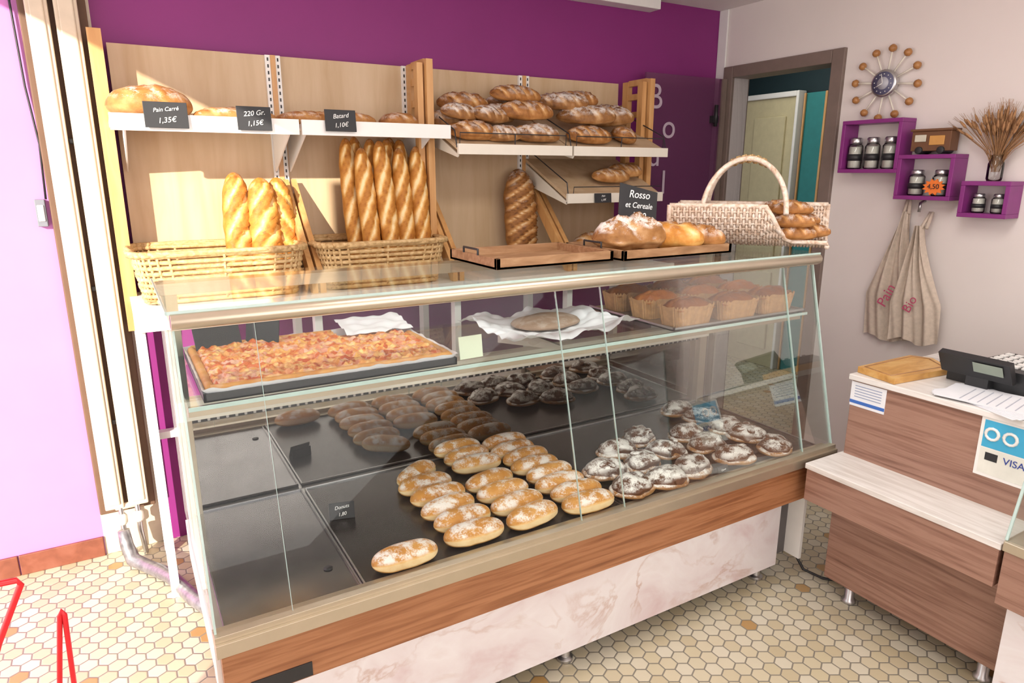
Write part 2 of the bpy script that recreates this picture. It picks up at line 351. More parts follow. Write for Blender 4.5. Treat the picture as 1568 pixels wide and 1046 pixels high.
for a,c in ((.03,.645),(.655,1.27)):
    b.box((a,2.70,1.755),(c,3.05,1.775),WHITE); b.box((a,2.685,1.735),(c,2.70,1.79),WHITE)
for x in (.07,.62,.68,1.2): b.prism([(3.05,1.755),(2.75,1.755),(2.75,1.74),(3.05,1.60)],0,x,x+.006,WHITE)
for a,c in ((1.285,1.865),(1.875,2.45)):
    b.prism([(2.66,1.69),(3.05,1.85),(3.05,1.865),(2.66,1.705)],0,a,c,MAPLE); b.box((a,2.645,1.672),(c,2.66,1.715),CREAM)
    b.prism([(2.65,1.67),(3.05,1.84),(3.05,1.74),(2.66,1.66)],0,a,a+.006,CREAM)
for x in (1.285,1.87,2.45):
    b.tube([(x,2.66,1.70),(x,2.68,1.77),(x,3.0,1.90)],.003,BLACK)
for a,c in ((1.3,1.84),(1.9,2.43)):
    b.tube([(a,2.665,1.705),(a,2.66,1.76),(c,2.66,1.76),(c,2.665,1.705)],.0025,BLACK); b.tube([((a+c)/2,2.665,1.705),((a+c)/2,2.66,1.76)],.0025,BLACK)
b.prism([(2.68,1.475),(3.05,1.65),(3.05,1.665),(2.68,1.49)],0,1.86,2.45,MAPLE); b.box((1.86,2.665,1.455),(2.45,2.68,1.5),CREAM)
b.prism([(2.67,1.46),(3.05,1.64),(3.05,1.54),(2.68,1.45)],0,1.86,1.866,CREAM)
b.tube([(1.87,2.68,1.5),(1.87,2.69,1.55),(1.87,3.0,1.69)],.003,BLACK); b.tube([(1.9,2.68,1.49),(1.9,2.675,1.53),(2.44,2.675,1.53)],.0025,BLACK)
b.box((.02,2.62,1.115),(2.5,3.05,1.135),WHITE); b.box((.02,2.605,1.06),(2.5,2.62,1.14),WHITE)
for x in (.04,.66,1.27,1.87,2.45):
    b.box((x-.02,2.64,0.0),(x+.01,2.68,1.115),WHITE); b.box((x-.02,3.0,0.0),(x+.01,3.05,1.115),WHITE)
for x in (.645,1.255,1.865):
    for dx in (0,.032): b.prism([(3.03,1.50),(3.03,1.57),(2.66,1.19),(2.66,1.135),(2.69,1.135)],0,x+dx,x+dx+.022,OAK)
b.box((.05,3.06,.5),(2.5,3.1,.53),WHITE)
b.done(bev=.002)
# ------------------------------------------------------------ wicker baskets
def rbasket(name,x0,x1,y0,y1,z0,z1,mat,rings=9):
    b=B(name)
    def path(off,z,ph,amp=.004,N=104):
        pts=[]; w=(x1-x0)/2; d=(y1-y0)/2; cx_=(x0+x1)/2; cy_=(y0+y1)/2; fl=off*.03
        for i in range(N):
            t=2*pi*i/N; e=.28; c,s_=cos(t),sin(t)
            px=(w+fl)*(abs(c)**e)*(1 if c>0 else -1); py=(d+fl)*(abs(s_)**e)*(1 if s_>0 else -1)
            k=amp*cos(i*pi/2*1.0+ph); L=hypot(px,py)
            pts.append((cx_+px*(1+k/L),cy_+py*(1+k/L),z))
        return pts
    for k in range(rings):
        z=z0+(z1-z0)*k/(rings-1); b.tube(path(k/rings,z,pi*k),.0085,mat,6,True)
    for dz,ph in ((.006,0),(.012,pi/2)): b.tube(path(1.2,z1+dz,ph,.008),.009,mat,6,True)
    base=path(0,z0,0,0); top=path(1,z1,0,0)
    for i in range(0,104,3): b.tube([base[i],top[i]],.005,mat,5)
    b.add([(x0,y0,z0+.004),(x1,y0,z0+.004),(x1,y1,z0+.004),(x0,y1,z0+.004)],[(0,1,2,3)],mat)
    return b.done()
rbasket('wicker_basket',.07,.60,2.68,3.0,1.148,1.31,WICK)
rbasket('wicker_basket',.72,1.20,2.68,3.0,1.148,1.31,WICK)
# ------------------------------------------------------------ breads
def one(name,M,*a,**k):
    b=B(name); b.loaf(M,*a,**k); return b.done()
for i,(x,h,y) in enumerate([(.895,.57,2.86),(.94,.53,2.79),(.995,.57,2.87),(1.02,.56,2.78),(1.07,.57,2.86),(1.10,.53,2.79),(1.145,.57,2.87),(1.18,.54,2.80),(.96,.58,2.92),(1.11,.58,2.92)]):
    one('baguette',STAND(x,y+.03,1.17+h/2,.13,random.uniform(-.05,.05)),h,.082,.07,BG,n=4.5,slant=.8,nu=100,nv=22,p=4,amp=.16,cutw=.6,base=.28,cut=.9,seed=i)
for i,(x,y,h,w,sl) in enumerate([(.43,2.90,.44,.11,.8),(.525,2.87,.42,.12,.8),(.60,2.90,.42,.11,-.8)]):
    one('braided_loaf',STAND(x,y,1.18+h/2-.02,.14,.02*(1-i)),h,w,.095,BG,n=4,slant=sl,nu=70,nv=24,p=3.5,amp=.24,cutw=.6,base=.22,cut=.7,seed=3+i)
one('braided_loaf',STAND(1.775,2.96,1.38,.1),.47,.18,.12,BR,n=8,slant=.9,nu=90,nv=24,p=3,amp=.22,base=.16,cut=.85,seed=8)
one('round_loaf',TR(.165,2.86,1.825),.28,.24,.15,BR,n=3,slant=.3,p=2.2,amp=.04,base=.32,cut=.15,seed=2)
one('flat_loaf',TR(.45,2.84,1.797,.05),.30,.14,.075,BR,n=4,slant=.5,base=.38,seed=4)
one('flat_loaf',TR(.72,2.86,1.80,-.25),.24,.13,.07,BR,n=4,slant=.5,base=.35,seed=9)
one('flat_loaf',TR(.86,2.84,1.80,.05),.28,.13,.075,BR,n=4,slant=.5,base=.35,seed=11)
one('flat_loaf',TR(1.10,2.84,1.80,.3),.18,.14,.085,BR,n=2,slant=.5,base=.3,seed=10)
sh=lambda y:1.705+(y-2.66)*.41
for i,(x,y,dz,L,W,H,rz,mat) in enumerate([(1.40,2.74,.0,.24,.12,.09,.1,BR),(1.37,2.86,.0,.24,.13,.10,-.2,BF),(1.52,2.80,.05,.22,.12,.09,.4,BF),(1.45,2.93,.05,.26,.13,.1,0,BR),(1.37,2.80,.06,.2,.12,.08,.3,BF),(1.54,2.73,0,.18,.12,.08,-.3,BF),
  (1.72,2.73,.0,.25,.13,.09,.05,BF),(1.71,2.80,.07,.28,.13,.10,-.05,BR),(1.70,2.88,.12,.28,.13,.09,.1,BR),(1.72,2.96,.05,.28,.13,.1,0,BF),(1.60,2.86,.04,.2,.12,.09,.5,BF),
  (2.02,2.73,.0,.26,.13,.09,.05,BR),(2.06,2.81,.06,.30,.14,.10,-.4,BF),(1.96,2.88,.10,.28,.14,.09,-.3,BF),(2.24,2.74,.0,.16,.13,.09,.9,BR),(2.22,2.85,.04,.27,.13,.11,-.6,BF),(2.3,2.95,.03,.24,.13,.1,-.5,BF),(2.08,2.93,.10,.24,.12,.09,-.2,BR)]):
    one('country_loaf',TR(x,y,sh(y)+H*.33+dz,rz,0,.35),L,W,H,mat,n=3+i%3,slant=.5,amp=.12,base=.22,cut=.7,seed=20+i,lump=.08)
one('country_loaf',TR(2.2,2.78,1.575,.1,0,.3),.24,.11,.08,BR,n=4,seed=41)
one('country_loaf',TR(2.32,2.82,1.60,-.2,0,.3),.2,.11,.08,BR,n=4,seed=43)
one('country_loaf',TR(2.14,2.80,1.22,0),.3,.16,.16,BR,n=4,seed=42)
tag((.20,2.67,1.745),.135,.085,(-.1,0,.02),('Pain Carré','1,35€'))
tag((.485,2.67,1.745),.118,.083,(-.1,0,0),('220 Gr.','1,15€')) 
tag((.80,2.67,1.75),.12,.08,(-.1,0,0),('Batard','1,10€'))
tag((2.06,2.655,1.455),.10,.045,(-.1,0,0),('Pain','1,10€'))
# ------------------------------------------------------------ display case
C0,C1=.08,2.26
b=B('display_case')
b.box((.2,1.55,.07),(2.13,1.57,.42),MARBLE); b.box((.13,1.57,.10),(2.2,2.14,.54),plain('dark_body',(.12,.11,.11),.6))
b.box((.09,1.45,.41),(2.24,1.5,.552),LAM); b.box((C0,1.49,.40),(2.25,1.58,.42),WHITE)
b.box((C0,1.43,.552),(C1,1.5,.585),TAN); b.box((C0,1.44,.585),(C1,1.462,.60),TAN)
b.box((.145,1.446,.415),(.285,1.451,.452),BLACK)
b.box((.09,1.46,.54),(2.25,2.15,.574),CHROME)
b.box((.10,2.14,.574),(2.24,2.155,.865),MIRROR)
b.box((.10,2.125,.868),(2.24,2.155,.885),BLACK); b.box((.09,2.10,.885),(2.25,2.155,.945),CREAM)
for k in range(80): b.box((.12+k*.0265,2.123,.87),(.128+k*.0265,2.126,.883),CHROME)
for x in (.09,2.21): b.box((x,2.11,.574),(x+.04,2.15,1.30),TAN)
b.box((.095,1.615,1.072),(2.245,2.11,1.082),GL); b.box((.095,1.611,1.072),(2.245,1.6145,1.082),GLE)
for x in (.5,1.17,1.85): b.prism([(2.11,1.068),(1.70,1.068),(1.70,1.055),(2.11,.99)],0,x,x+.008,CREAM)
b.box((.095,1.64,1.05),(2.245,1.66,1.07),TAN)
b.box((.095,2.10,.95),(2.245,2.105,1.29),GL)
b.box((C0,1.60,1.265),(C1,1.645,1.30),TAN); b.tube([(C0,1.60,1.285),(C1,1.60,1.285)],.018,TAN,12)
b.box((C0,2.09,1.265),(C1,2.15,1.298),TAN)
b.box((C0-.005,1.60,1.3005),(C1+.005,2.15,1.3085),GL); b.box((C0-.006,1.597,1.3005),(C1+.006,1.60,1.3085),GLE); b.box((C0-.009,1.60,1.3005),(C0-.005,2.15,1.3085),GLE)
def fy(z): return 1.455+(z-.595)*.165/.68
def pane(xa,xb):
    b.prism([(fy(.595),.595),(fy(1.275),1.275),(fy(1.275)+.006,1.275),(fy(.595)+.006,.595)],0,xa,xb,GL)
def edge(x,w=.0035):
    b.prism([(fy(.595)-.001,.595),(fy(1.275)-.001,1.275),(fy(1.275)+.007,1.275),(fy(.595)+.007,.595)],0,x-w/2,x+w/2,GLE)
sx=[C0+.004,.253,1.09,1.253,2.09,C1-.004]
for i in range(5): pane(sx[i]+.002,sx[i+1]-.002)
for x in sx: edge(x,.001 if C0+.01<x<C1-.01 else .005)
for x in (C0,C1-.006):
    b.prism([(1.46,.60),(1.625,1.275),(2.11,1.275),(2.11,.60)],0,x,x+.006,GL)
b.box((.12,1.50,.02),(.135,2.14,.55),WHITE); b.box((C0,1.49,.42),(.12,2.15,.552),WHITE)
b.box((2.2,1.50,.1),(2.215,2.14,.55),WHITE)
for x in (.3,1.14,2.08):
    for y in (1.6,2.08): b.lathe([(.028,0),(.028,.012),(.017,.018),(.017,.11)],(x,y,0),CHROME,14)
b.done(bev=.0015)
def traysheet(name,x0,x1,y0,y1,z,mat,rim=.008,t=.003):
    b=B(name); b.box((x0,y0,z),(x1,y1,z+t),mat)
    for a,c in (((x0,y0,z),(x1,y0+.004,z+rim)),((x0,y1-.004,z),(x1,y1,z+rim)),((x0,y0,z),(x0+.004,y1,z+rim)),((x1-.004,y0,z),(x1,y1,z+rim))): b.box(a,c,CHROME if mat in(DARKTRAY,) else mat)
    return b.done(bev=.0008)
traysheet('steel_sheet',.105,.43,1.48,2.12,.5755,STEELTRAY)
traysheet('baking_sheet',.44,1.275,1.48,2.12,.5755,DARKTRAY)
traysheet('baking_sheet',1.285,2.235,1.48,2.12,.5755,DARKTRAY)
b=B('drain_plug'); b.lathe([(.012,0),(.012,.002)],(.38,1.62,.5795),BLACK,14); b.done()
b=B('sugared_long_donuts'); zt=.5795
pos=[(.565,1.535,.12)]
pos+=[(.78+.006*(i%2),1.55+.088*i,.08) for i in range(6)]
pos+=[(.975,1.55+.09*i,.06) for i in range(4)]+[(1.0,1.96+.078*i,.05) for i in range(3)]
pos+=[(1.17+.01*(i%2),1.535+.078*i,.05) for i in range(8)]
for i,(x,y,rz) in enumerate(pos):
    M=TR(x,y,zt+.024,rz+random.uniform(-.12,.12)+(.5 if i==6 else 0))
    L=.185;W=.092;H=.068; vs=[];at=[];fs=[];nu,nv=28,24
    for a in range(nu+1):
        xx=-cos(pi*a/nu); pr=(max(0,1-abs(xx)**3))**.5
        for j in range(nv):
            th=2*pi*j/nv; s_=sin(th); k=1+.05*noise.noise(Vector((xx*3+i*5,cos(th),s_)))
            k*=1-.11*exp(-(s_/.16)**2)
            z=H/2*pr*s_*k
            if z<0: z*=.75
            vs.append((xx*L/2,W/2*pr*cos(th)*k,z)); at.append(.95 if abs(s_)<.28 else (.33 if s_>0 else .45))
    for a in range(nu):
        for j in range(nv): fs.append((a*nv+j,a*nv+(j+1)%nv,(a+1)*nv+(j+1)%nv,(a+1)*nv+j))
    b.add(vs,fs,DON,True,at,M)
b.done()
b=B('sugared_chocolate_pastries')
for i,(x,y) in enumerate([(1.36,1.55),(1.36,1.69),(1.495,1.54),(1.51,1.675),(1.503,1.806),(1.64,1.56),(1.655,1.715),(1.65,1.86),(1.84,1.555),(1.832,1.68),(1.842,1.795),(2.04,1.54),(2.04,1.67),(2.036,1.78),(2.037,1.91),(2.007,2.02)]):
    rz=random.uniform(-.6,.6)
    b.loaf(TR(x,y,zt+.024,rz),.15,.112,.078,CHO,n=0,p=2.2,lump=.16,base=.2,seed=60+i,nu=26,nv=20)
    for k in range(7):
        a=random.uniform(0,6.28); rr=random.uniform(0,.035)
        b.loaf(TR(x+rr*cos(a),y+rr*sin(a),zt+.047+random.uniform(-.004,.006),a),.05,.03,.022,CHO,n=0,base=.2,lump=.2,seed=k+i*9,nu=10,nv=8)
    b.loaf(TR(x,y,zt+.017,rz),.168,.126,.042,CHO,n=0,p=2.2,lump=.12,base=.62,seed=i,nu=24,nv=16)
b.done()
tag((.49,1.86,.5795),.075,.05,(-.45,0,-.25),('Donuts','1,80'),stand=True,name='pastry_label')
tag((1.73,1.50,.5795),.05,.03,(-.4,0,0),('Choux',),stand=True,name='pastry_label')
ZS=1.083
b=B('pizza_tray'); b.box((.13,1.63,ZS),(.775,2.09,ZS+.004),BLACK)
for a,c in (((.13,1.63,ZS),(.775,1.636,ZS+.02)),((.13,2.084,ZS),(.775,2.09,ZS+.02)),((.13,1.63,ZS),(.136,2.09,ZS+.02)),((.769,1.63,ZS),(.775,2.09,ZS+.02))): b.box(a,c,BLACK)
def pw(u,v):
    x=.128+.65*u; y=1.628+.463*v; e=min(u,1-u,v,1-v)
    return (x,y,ZS+.009+(.022*max(0,1-e/.03))+.006*noise.noise(Vector((x*30,y*30,0))))
b.grid(pw,80,60,PAPER); b.done()
b=B('ham_pizza')
def pf(u,v):
    x=.145+.615*u; y=1.645+.425*v; e=min(u,1-u,v,1-v)
    z=ZS+.034+.010*noise.noise(Vector((x*38,y*38,1)))+.008*noise.noise(Vector((x*90,y*90,3)))
    if e<.03: z-=.022*(1-e/.03)
    if u>.66 and v>.74: z=ZS+.014
    return (x,y,z)
b.grid(pf,170,120,PIZZA)
rim=[(.148+.61*t/40,1.647) for t in range(41)]+[(.758,1.647+.30*t/20) for t in range(1,21)]
b.tube([(x+.002*noise.noise(Vector((x*50,y*50,0))),y+.003*noise.noise(Vector((x*50,y*50,4))),ZS+.024) for x,y in rim],.012,BG,8)
b.tube([(.148,1.647+.42*t/20,ZS+.024) for t in range(21)],.011,BG,8); b.tube([(.148+.4*t/20,2.067,ZS+.026) for t in range(21)],.011,BG,8)
b.done()
b=B('baking_paper')
b.grid(lambda u,v:(.57+.21*u,1.955+.15*v,ZS+.04+.012*noise.noise(Vector((u*5,v*5,2)))+.02*v),24,18,PAPER); b.done()
tag((.22,2.04,ZS+.03),.13,.08,(-.3,0,.25),('',''),name='pastry_label'); tag((.335,2.03,ZS+.03),.10,.08,(-.25,0,-.6),('',),name='pastry_label')
tag((.835,1.66,ZS+.002),.075,.065,(-.12,0,.05),('',),mat=plain('pale_green_card',(.72,.80,.62),.7),name='pastry_label')
b=B('parchment_wrapped_cake')
def pp(u,v):
    a=u-.5; c=v-.5; rr=max(abs(a),abs(c))*2
    x=1.21+.46*a*(1+.22*noise.noise(Vector((v*3,7,0)))); y=1.85+.42*c*(1+.2*noise.noise(Vector((u*3,3,0))))
    f1=noise.noise(Vector((x*9,y*9,5))); f2=abs(noise.noise(Vector((x*17+3,y*17,1))))
    z=ZS+.010+max(0,rr-.5)*(.05+.07*f1)+.022*f2*min(1,rr*1.3)
    return (x,y,max(z,ZS+.003))
b.grid(pp,90,80,PAPER)
b.loaf(TR(1.23,1.88,ZS+.022,.3),.27,.19,.045,bread('brown_bake',[(.25,.17,.12),(.32,.22,.16),(.37,.27,.2),(.45,.34,.26)],.15),n=0); b.done()
b=B('cake_tray'); b.box((1.57,1.62,ZS),(2.24,2.09,ZS+.005),CHROME)
for a,c in (((1.57,1.62,ZS),(2.24,1.625,ZS+.012)),((1.57,1.62,ZS),(1.575,2.09,ZS+.012)),((2.235,1.62,ZS),(2.24,2.09,ZS+.012))): b.box(a,c,CHROME)
b.done()
for i,(x,y) in enumerate([(1.68,1.68),(1.90,1.68),(2.11,1.69),(1.68,1.835),(1.90,1.84),(2.11,1.84),(1.68,1.99),(1.89,2.0),(2.1,2.0)]):
    b=B('loaf_cake'); rz=random.uniform(-.12,.12); M=TR(x,y,ZS+.006,rz); L,W,H=.185,.108,.07
    vs=[];fs=[];N=72
    for z,k in ((0,.88),(H,1.04)):
        for j in range(N):
            t=2*pi*j/N; e=.35; c,s_=cos(t),sin(t); w=1+(.015 if j%2 else -.015)
            vs.append((L/2*k*w*abs(c)**e*(1 if c>0 else -1),W/2*k*w*abs(s_)**e*(1 if s_>0 else -1),z+(.004*sin(j*1.7) if z else 0)))
    fs=[(j,(j+1)%N,N+(j+1)%N,N+j) for j in range(N)]+[tuple(range(N-1,-1,-1))]
    b.add(vs,fs,CASEP,False,M=M)
    def ct(u,v):
        a=2*u-1;c=2*v-1; h=(1-abs(a)**4)*(1-abs(c)**2.2)
        return M@Vector((L/2*.99*a,W/2*.98*c,H-.012+.036*h+.006*noise.noise(Vector((a*3+i,c*3,0)))-.008*exp(-(c/.12)**2)*(abs(a)<.7)))
    b.grid(ct,24,18,CAKE,lambda u,v:.22+.3*exp(-((2*v-1)/.15)**2)+.25*max(0,abs(2*v-1)-.6)); b.done()
# ------------------------------------------------------------ on top of case
ZT=1.3095
def woodtray(x0,x1,y0,y1,handle):
    b=B('wooden_tray'); b.box((x0,y0,ZT),(x1,y1,ZT+.008),TRAYW)
    h=.034
    for a,c in (((x0,y0,ZT),(x1,y0+.014,ZT+h)),((x0,y1-.014,ZT),(x1,y1,ZT+h)),((x0,y0,ZT),(x0+.014,y1,ZT+h)),((x1-.014,y0,ZT),(x1,y1,ZT+h))): b.box(a,c,TRAYW)
    ym=(y0+y1)/2
    b.tube([(x0-.004,ym-.05,ZT+h),(x0-.004,ym-.05,ZT+h+.018),(x0-.004,ym+.05,ZT+h+.018),(x0-.004,ym+.05,ZT+h)],.004,BLACK)
    b.done(bev=.002)
woodtray(.99,1.44,1.79,2.12,1); woodtray(1.46,1.97,1.76,2.1,1)
one('crusty_loaf',TR(1.60,1.90,ZT+.06,-.15),.29,.17,.15,BF,n=2,slant=.5,amp=.14,lump=.12,base=.30,cut=.5,nu=60,nv=30,seed=70)
one('crusty_loaf',TR(1.77,1.85,ZT+.05,-.9),.21,.13,.12,BG,n=1,slant=.4,amp=.12,lump=.08,base=.35,seed=71)
one('crusty_loaf',TR(1.88,1.85,ZT+.045,-.9),.21,.11,.11,BR,n=3,slant=.4,amp=.14,lump=.08,base=.25,seed=72)
one('crusty_loaf',TR(1.86,2.02,ZT+.045,-.2),.22,.12,.11,BR,n=3,slant=.4,amp=.14,lump=.08,seed=73)
cs=tag((1.69,1.97,1.41),.18,.14,(-.25,.22,-.05),('Rosso','et Cereale','1,40'),name='chalkboard_sign')
b=B('sign_clip'); b.tube([(1.70,1.985,ZT),(1.70,1.985,1.45)],.004,BLACK); b.done()
P0=Vector((2.02,2.12,0)); P1=Vector((2.38,1.66,0)); ax=(P1-P0); Lb=ax.length; ax.normalize(); sd=Vector((0,0,1)).cross(ax)
b=B('white_wicker_basket'); R_=.132; zc=ZT+R_+.014
def prof(t,k=1):
    a=pi*(1.08)*(t)-pi*1.04
    return (R_*1.0*cos(a)*k, R_*sin(a)*k)
def t0(q): return .0 if q<.62 else .36*min(1,(q-.62)/.14)
NS=52
for k in range(NS+1):
    s=k/NS*Lb; pts=[]
    for i in range(41):
        t=t0(k/NS)+(1-t0(k/NS))*i/40; w=.006*cos(i*pi/2*1+pi*k); x,z=prof(t,1+w/R_); fl=1+.12*(abs(k/NS-.5)*2)**4
        p=P0+ax*s+sd*x*fl; pts.append((p.x,p.y,zc+z))
    b.tube(pts,.0054,WWICK,5)
for i in range(0,21):
    pts=[]
    for k in range(24):
        q=k/23; t=t0(q)+(1-t0(q))*i/20
        x,z=prof(t); s=q*Lb; fl=1+.12*(abs(q-.5)*2)**4; p=P0+ax*s+sd*x*fl; pts.append((p.x,p.y,zc+z))
    b.tube(pts,.004 if 0<i<20 else .01,WWICK,5)
for s in (0,Lb):
    pts=[]
    for i in range(31):
        tt=t0(s/Lb); x,z=prof(tt+(1-tt)*i/30,1.06*1.06); p=P0+ax*s+sd*x*1.02; pts.append((p.x,p.y,zc+max(z,-R_)))
    b.tube(pts,.010,WWICK,6)
for j in range(14):
    z=-R_+.01+j*R_/14; w=sqrt(max(0,R_*R_-z*z)); b.tube([tuple(P0+sd*(-w)+Vector((0,0,zc+z))),tuple(P0+sd*w+Vector((0,0,zc+z)))],.006,WWICK,5)
for sg in (-1,1):
    pts=[]
    for i in range(29):
        a=pi*i/28; c_=-cos(a); hh=sin(a)
        p=P0+ax*(Lb*.47+c_*.155)+sd*(sg*(R_*.95-(R_*.95-.025)*hh**.7)); pts.append((p.x,p.y,zc-.01+hh*.205))
    b.tube(pts,.010,WWICK,7)
pts=[]
for i in range(60):
    a=pi*(.36+.28*i/59); p=P0+ax*(Lb*.47-cos(a)*.155)+sd*(.03*cos(i*1.9)); pts.append((p.x,p.y,zc-.01+sin(a)*.205+.012*sin(i*1.9)))
b.tube(pts,.007,WICK,5)
b.done()
for i,(dx,z,s,da) in enumerate([(-.05,-.092,.47,.05),(.045,-.092,.46,-.05),(-.0,-.085,.52,.1),(-.055,-.045,.46,-.1),(.03,-.045,.48,.05),(.085,-.04,.44,.05),(-.02,.0,.45,.1),(.06,.005,.42,-.1)]):
    p=P0+ax*s+sd*dx; one('bread_roll',TR(p.x,p.y,zc+z,atan2(ax.y,ax.x)+da+.15),.16,.075,.066,BR,n=3,amp=.12,base=.2,cut=.6,seed=80+i)
# ------------------------------------------------------------ counter right
b=B('service_counter')
b.box((2.045,.775,.565),(2.27,1.41,.585),CTOP); b.box((2.05,.78,.444),(2.24,1.405,.565),LAMY)
b.box((2.2,.775,.09),(2.235,1.385,.50),LAMY); b.box((2.235,.775,.09),(2.85,1.385,.55),LAMY)
b.box((2.25,.775,.5),(2.85,1.40,.87),LAMY); b.box((2.24,.775,.87),(2.86,1.41,.89),CTOP)
b.box((2.52,.2,.1),(2.85,.775,.87),LAMY); b.box((2.51,.2,.87),(2.86,.775,.89),CTOP)
for x,y in ((2.26,1.31),(2.26,.84),(2.7,1.31),(2.7,.3)): b.lathe([(.026,0),(.026,.012),(.018,.02),(.018,.1)],(x,y,0),CHROME,14)
b.done(bev=.002)
b=B('corner_display_case')
b.box((2.05,-.1,.40),(2.5,.768,.57),LAMY); b.box((2.04,-.1,.57),(2.23,.77,.60),TAN); b.box((2.12,-.1,.08),(2.15,.76,.40),MARBLE)
b.prism([(2.05,.60),(2.2,1.15),(2.23,1.15),(2.23,.60)],1,.762,.768,GL); b.prism([(2.05,.60),(2.056,.60),(2.206,1.15),(2.2,1.15)],1,-.1,.768,GL); b.prism([(2.048,.60),(2.056,.60),(2.206,1.15),(2.198,1.15)],1,.764,.772,GLE)
for y in (.1,.7): b.lathe([(.026,0),(.026,.012),(.018,.02),(.018,.1)],(2.2,y,0),CHROME,14); b.tube([(2.2,y,.09),(2.2,y,.41)],.02,CHROME)
b.done(bev=.002)
b=B('chopping_board')
b.prism([(2.25,1.25),(2.55,1.22),(2.63,1.33),(2.60,1.40),(2.28,1.405)],2,.891,.913,BOARDW)
b.tube([(2.27,1.275,.913),(2.54,1.245,.913),(2.605,1.33,.913),(2.585,1.385,.913),(2.295,1.388,.913)],.003,TRAYW,6,True); b.done(bev=.005)
b=B('cash_register'); b.prism([(1.20,.891),(1.20,.93),(1.13,.965),(.93,.965),(.93,.891)],0,2.48,2.75,BLACK)
b.prism([(2.44,.93),(2.40,1.0),(2.425,1.01),(2.47,.93)],1,.98,1.2,BLACK); b.box((2.44,1.05,.891),(2.5,1.12,.95),BLACK)
LCD=plain('lcd_display',(.28,.33,.27),.3)
b.prism([(2.422,.955),(2.402,.99),(2.4005,.989),(2.4205,.954)],1,1.0,1.09,LCD)
for i in range(5):
    for j in range(6): b.box((2.53+i*.04,.95+j*.03,.965),(2.555+i*.04,.97+j*.03,.972),WHITE)
cr=b.done(bev=.002)
b=B('card_reader'); b.box((2.64,1.225,.891),(2.74,1.31,.93),BLACK); b.box((2.65,1.235,.93),(2.73,1.28,.935),WHITE); b.done(bev=.006)
b=B('paper_stack')
for i in range(6): b.box((-.1,-.15,.0012*i),(.1,.15,.0012*i+.0008),PAPER,M=TR(2.36,.98,.891,.1*i-.35))
for k in range(9): b.box((-.08,-.12+k*.025,.0073),(.07,-.117+k*.025,.0076),plain('print_grey',(.45,.47,.55),.8),M=TR(2.36,.98,.891,.15))
b.done()
b=B('counter_notice'); b.box((2.2475,1.27,.775),(2.2495,1.40,.865),PAPER); b.box((2.2470,1.27,.785),(2.2476,1.40,.797),plain('blue_print',(.05,.15,.5),.6)); 
for k in range(5): b.box((2.2470,1.285,.81+k*.01),(2.2476,1.385,.813+k*.01),plain('grey_text',(.3,.35,.5),.7))
b.done()
b=B('payment_sticker'); b.box((2.247,.80,.68),(2.249,.965,.87),WHITE); b.box((2.2465,.80,.775),(2.2472,.955,.862),plain('cyan_print',(.05,.4,.65),.5))
b.box((2.2465,.80,.69),(2.2472,.955,.772),plain('pale_print',(.75,.75,.68),.5))
for y in (.93,.88): b.tube([(2.246,y+.018*cos(t/12*2*pi),.82+.018*sin(t/12*2*pi)) for t in range(12)],.005,WHITE,5,True)
b.box((2.246,.905,.735),(2.2466,.94,.76),BLACK); st=b.done()
text(st,'VISA',.03,(2.2455-st.location.x,.86-st.location.y,.747-st.location.z),plain('navy_print',(.02,.05,.3),.5),(pi/2,0,-pi/2))
b=B('floor_cable'); b.tube([(2.26,1.75,.3),(2.25,1.62,.15),(2.27,1.52,.02),(2.30,1.45,.008),(2.38,1.36,.008)],.006,BLACK); b.done()
# ------------------------------------------------------------ right wall decor
def boxshelf(y0,y1,z0,z1,nj):
    b=B('purple_box_shelf'); x0,x1=3.15,3.258; t=.018
    b.box((x0,y0,z0),(x1,y1,z0+t),PURPLEBOX); b.box((x0,y0,z1-t),(x1,y1,z1),PURPLEBOX); b.box((x0,y0,z0+t),(x1,y0+t,z1-t),PURPLEBOX); b.box((x0,y1-t,z0+t),(x1,y1,z1-t),PURPLEBOX)
    o=b.done(bev=.002)
    for i in range(nj):
        y=y0+t+(y1-y0-2*t)*(i+.5)/nj+(.01 if nj==3 else 0); r_=.034 if z1-z0>.17 else .026; h=(z1-z0-2*t)*.68
        b=B('storage_jar'); b.lathe([(r_*.9,0),(r_,.006),(r_,h*.75),(r_*.75,h*.85)],(3.2,y,z0+t+.001),GLJ,20); b.lathe([(r_*.8,0),(r_*.85,.002),(r_*.85,h*.7)],(3.2,y,z0+t+.006),plain('jar_content',(.7,.67,.62),.8),16)
        b.lathe([(r_*1.02,h*.28),(r_*1.02,h*.5)],(3.2,y,z0+t),BLACK,20); b.lathe([(r_*.8,h*.84),(r_*.82,h*.9),(r_*.82,h),(r_*.7,h*1.04)],(3.2,y,z0+t),CHROME,20); b.done()
    return o
boxshelf(1.88,2.18,1.595,1.84,3); bs2=boxshelf(1.63,1.88,1.477,1.675,2); boxshelf(1.40,1.59,1.412,1.562,2)
b=B('orange_price_star'); pts=[]
for i in range(24):
    a=2*pi*i/24; r_=.045 if i%2 else .032; pts.append((1.70+r_*1.1*cos(a),1.535+r_*.8*sin(a)))
b.prism(pts,0,3.143,3.149,plain('orange_card',(.85,.2,.03),.6)); os_=b.done(parent=bs2)
text(os_,'4,50',.03,(-.005,0,.036),BLACK,(pi/2,0,-pi/2))
b=B('sunburst_clock'); cyk,czk=2.04,2.005
def MX(): return Matrix.Translation((3.25,cyk,czk))@Euler((0,-pi/2,0)).to_matrix().to_4x4()
b.lathe([(.058,0),(.062,.01),(.062,.03),(.055,.034)],(0,0,0),CHROME,32,M=MX()); b.lathe([(.052,.034),(.052,.036)],(0,0,0),plain('clock_dial',(.12,.12,.2),.4),32,M=MX())
